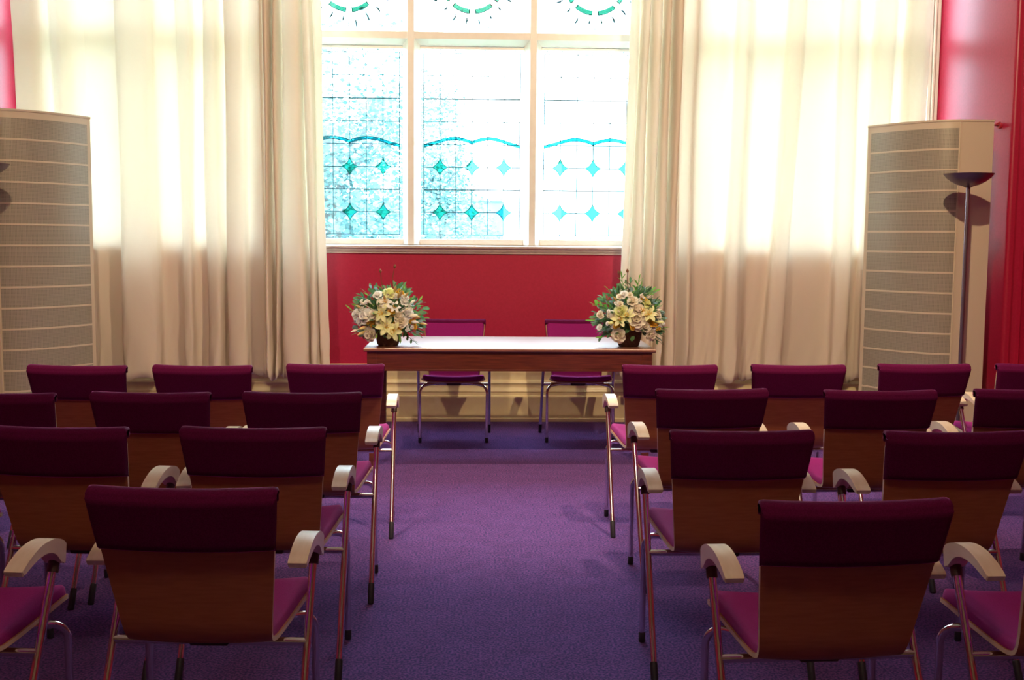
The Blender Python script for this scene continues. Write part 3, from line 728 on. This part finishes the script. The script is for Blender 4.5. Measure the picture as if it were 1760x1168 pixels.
    return t
# offsets: metres right of the basket centre and above the table
S1 = [('rose', .02, .345, .062, 'petal_yellow'), ('rose', -.055, .335, .045, 'petal_white'), ('small', .045, .335, .05, 'petal_white'), ('lily', .0, .285, .062, 'petal_white'), ('rose', -.025, .285, .05, 'petal_cream'),
      ('rose', .115, .290, .040, 'petal_white'), ('rose', -.135, .200, .072, 'petal_white'), ('rose', -.170, .165, .040, 'petal_white'), ('rose', -.085, .215, .045, 'petal_cream'), ('lily', -.020, .215, .085, 'petal_yellow'), ('small', .025, .225, .05, 'petal_gold'), ('lily', .055, .255, .055, 'petal_white'),
      ('rose', -.03, .165, .058, 'petal_cream'), ('lily', -.005, .13, .095, 'petal_yellow'), ('lily', .045, .105, .085, 'petal_yellow'), ('small', .075, .135, .055, 'petal_gold'), ('rose', .095, .170, .060, 'petal_cream'), ('rose', .135, .215, .055, 'petal_white'),
      ('rose', -.105, .085, .066, 'petal_cream'), ('rose', .075, .205, .042, 'petal_cream'), ('small', -.095, .16, .05, 'petal_gold'),
      ('bud', .050, .350, .055, 'bud'), ('bud', .075, .315, .075, 'bud'), ('bud', .115, .320, .05, 'bud'), ('bud', .15, .20, .07, 'petal_cream'), ('bud', .16, .165, .06, 'petal_white'), ('bud', -.13, .13, .06, 'bud'), ('bud', -.14, .10, .06, 'bud'), ('bud', -.16, .25, .045, 'bud'), ('bud', .15, .28, .05, 'petal_cream'), ('bud', .175, .19, .05, 'bud'),
      ('twig', .045, .505, .0, 'twig'), ('twig', -.045, .475, .0, 'twig'), ('spear', -.20, .30, .06, 'leaf_light'), ('spear', .17, .30, .07, 'leaf_light'), ('spear', .22, .15, .07, 'leaf'), ('spear', .17, .03, .07, 'leaf'), ('spear', -.20, .15, .06, 'leaf_blue')]
arrangement((-.550, 7.155, .7602), 'round cream and yellow flower arrangement in a dark basket on the table\'s left end', 11, S1)
S2 = [('rose', -.055, .345, .040, 'petal_white'), ('rose', .0, .305, .050, 'petal_cream'), ('rose', .035, .250, .072, 'petal_cream'), ('rose', .030, .190, .080, 'petal_cream'), ('rose', -.075, .235, .070, 'petal_yellow'), ('lily', -.080, .180, .075, 'petal_yellow'), ('lily', -.030, .205, .070, 'petal_yellow'),
      ('lily', .105, .215, .080, 'petal_yellow'), ('rose', .095, .290, .045, 'petal_yellow'), ('small', .060, .260, .055, 'petal_gold'), ('small', -.010, .150, .055, 'petal_gold'), ('small', .125, .160, .06, 'petal_gold'), ('rose', .085, .145, .055, 'petal_cream'), ('rose', .045, .140, .045, 'petal_cream'),
      ('rose', -.085, .085, .070, 'petal_cream'), ('rose', .125, .085, .055, 'petal_cream'), ('rose', -.095, .29, .03, 'petal_white'), ('small', -.09, .150, .05, 'petal_gold'), ('bud', -.12, .165, .06, 'petal_yellow'), ('bud', .145, .235, .055, 'petal_cream'), ('bud', .155, .170, .06, 'petal_yellow'),
      ('spear', -.055, .445, .10, 'leaf_light'), ('spear', .055, .425, .10, 'leaf_light'), ('spear', .0, .42, .07, 'leaf'), ('spear', -.03, .41, .06, 'leaf'), ('spear', -.225, .27, .10, 'leaf_light'), ('spear', -.21, .16, .10, 'leaf'), ('spear', .18, .26, .08, 'leaf_light'), ('spear', .21, .12, .08, 'leaf'), ('spear', .20, .03, .07, 'leaf'), ('spear', -.17, .10, .07, 'leaf_blue'),
      ('twig', -.075, .475, .0, 'twig'), ('twig', -.02, .485, .0, 'twig')]
arrangement((1.018, 7.165, .7602), 'flower arrangement with tall green sprigs in a brown basket on the table\'s right end', 23, S2)

# ------------------------------------------------------------------ outside
b = NB(); box(b, -60, 60, 9.4, 120, -1.2, -1.0); struct('ground', b, 'lawn')
def tree(x, y, h, cr, label, seed, zsc=1.):
    rr = random.Random(seed); t = thing('garden_tree', label, 'tree', (x, y, -1.0))
    bm = NB(); tube(bm, [(0, 0, 0), (.08, 0, h*.3), (-.05, .05, h*.75)], [.22, .17, .06], 10)
    for k in range(7):
        a = rr.uniform(0, 6.28); tube(bm, [(0, 0, h*(.25+.06*k)), (math.cos(a)*cr*.6, math.sin(a)*cr*.6, h*(.40+.07*k))], [.07, .02], 6)
    mesh_obj('trunk', bm, 'bark', t, True)
    bm = NB(); cl = [(Vector((rr.gauss(0, cr*.42), rr.gauss(0, cr*.42), h*.62 + rr.gauss(0, h*.17*zsc))), rr.uniform(.35, .8)) for _ in range(42)]
    for c, r_ in cl:
        for k in range(230):
            v = Vector((rr.gauss(0, 1), rr.gauss(0, 1), rr.gauss(0, .8))).normalized()*r_*rr.uniform(.55, 1.05)
            p = c+v; s_ = rr.uniform(.03, .06); q = Vector((rr.uniform(-1, 1), rr.uniform(-1, 1), rr.uniform(-.3, 1))).to_track_quat('Z', 'Y').to_matrix()
            bm.faces.new([bm.verts.new(p + q @ Vector((a*s_, d*s_*.6, 0))) for a, d in ((-1, 0), (0, -1), (1, 0), (0, 1))])
    mesh_obj('crown', bm, 'tree', t)
tree(-2.0, 15.5, 5.3, 1.3, 'leafy garden tree seen through the left leaded light', 3)
tree(-5.6, 22, 6.5, 1.6, 'garden tree mostly hidden behind the bunched left curtain', 4)
tree(-.85, 24, 5.2, .9, 'smaller leafy tree seen through the left half of the middle leaded light', 5)
b = NB(); box(b, -9, .75, 28.0, 28.35, -1, 2.35)
for k in range(30): box(b, -9+.325*k, -8.69+.325*k, 27.95, 28.4, 2.352, 2.43, .01)
tag(mesh_obj('garden_wall', b, 'gwall'), 'blue-grey garden wall beyond the left and middle leaded lights', 'garden wall')
hs = thing('pale_house', 'overexposed pale house beyond the right leaded light, faint eave line', 'building', (7.6, 32, -1))
bm = NB(); box(bm, -4.6, 4.6, 0, 6, 0, 5.0); mesh_obj('wall', bm, 'house', hs)
bm = NB(); prism(bm, [(-.35, 5.0), (6.35, 5.0), (6.35, 5.1), (3, 5.6), (-.35, 5.1)], 'x', -4.8, 4.8); mesh_obj('roof', bm, 'roof', hs)

# ------------------------------------------------------------------ light
w = bpy.data.worlds.new('overcast_sky'); scn.world = w; w.use_nodes = True
bg = w.node_tree.nodes['Background']; bg.inputs[0].default_value = (.76, .88, 1.0, 1); bg.inputs[1].default_value = 17.0
def spot(x, y, z, tgt, energy, size, ang, blend=.5, col=(1, .74, .46)):
    l = bpy.data.lights.new('ceiling_spotlight', 'SPOT'); l.energy = energy; l.color = col; l.shadow_soft_size = size; l.spot_size = R(ang); l.spot_blend = blend
    o = bpy.data.objects.new('ceiling_spotlight', l); COL.objects.link(o); o.location = (x, y, z)
    o.rotation_euler = (Vector(tgt)-Vector((x, y, z))).to_track_quat('-Z', 'Y').to_euler()
spot(1.55, 3.9, 3.9, (1.4, 8.3, .9), 500, .04, 104)
spot(-1.6, 3.9, 3.9, (-1.5, 8.3, .9), 300, .06, 104)
spot(-.75, 6.45, 4.9, (-.75, 6.5, 0), 330, .10, 62, 1.)
spot(1.25, 6.45, 4.9, (1.25, 6.5, 0), 330, .10, 62, 1.)
def pt(x, y, z, e, r=.12, col=(1, .74, .48)):
    l = bpy.data.lights.new('unseen_fill_light', 'POINT'); l.energy = e; l.color = col; l.shadow_soft_size = r
    o = bpy.data.objects.new('unseen_fill_light', l); COL.objects.link(o); o.location = (x, y, z)
pt(0, .6, 4.2, 110, .2)  # unseen fill added to brighten the near chair backs

scn.view_settings.view_transform = 'Standard'; scn.view_settings.look = 'None'; scn.view_settings.gamma = 1
scn.view_settings.use_curve_mapping = False; scn.view_settings.exposure = 0.0
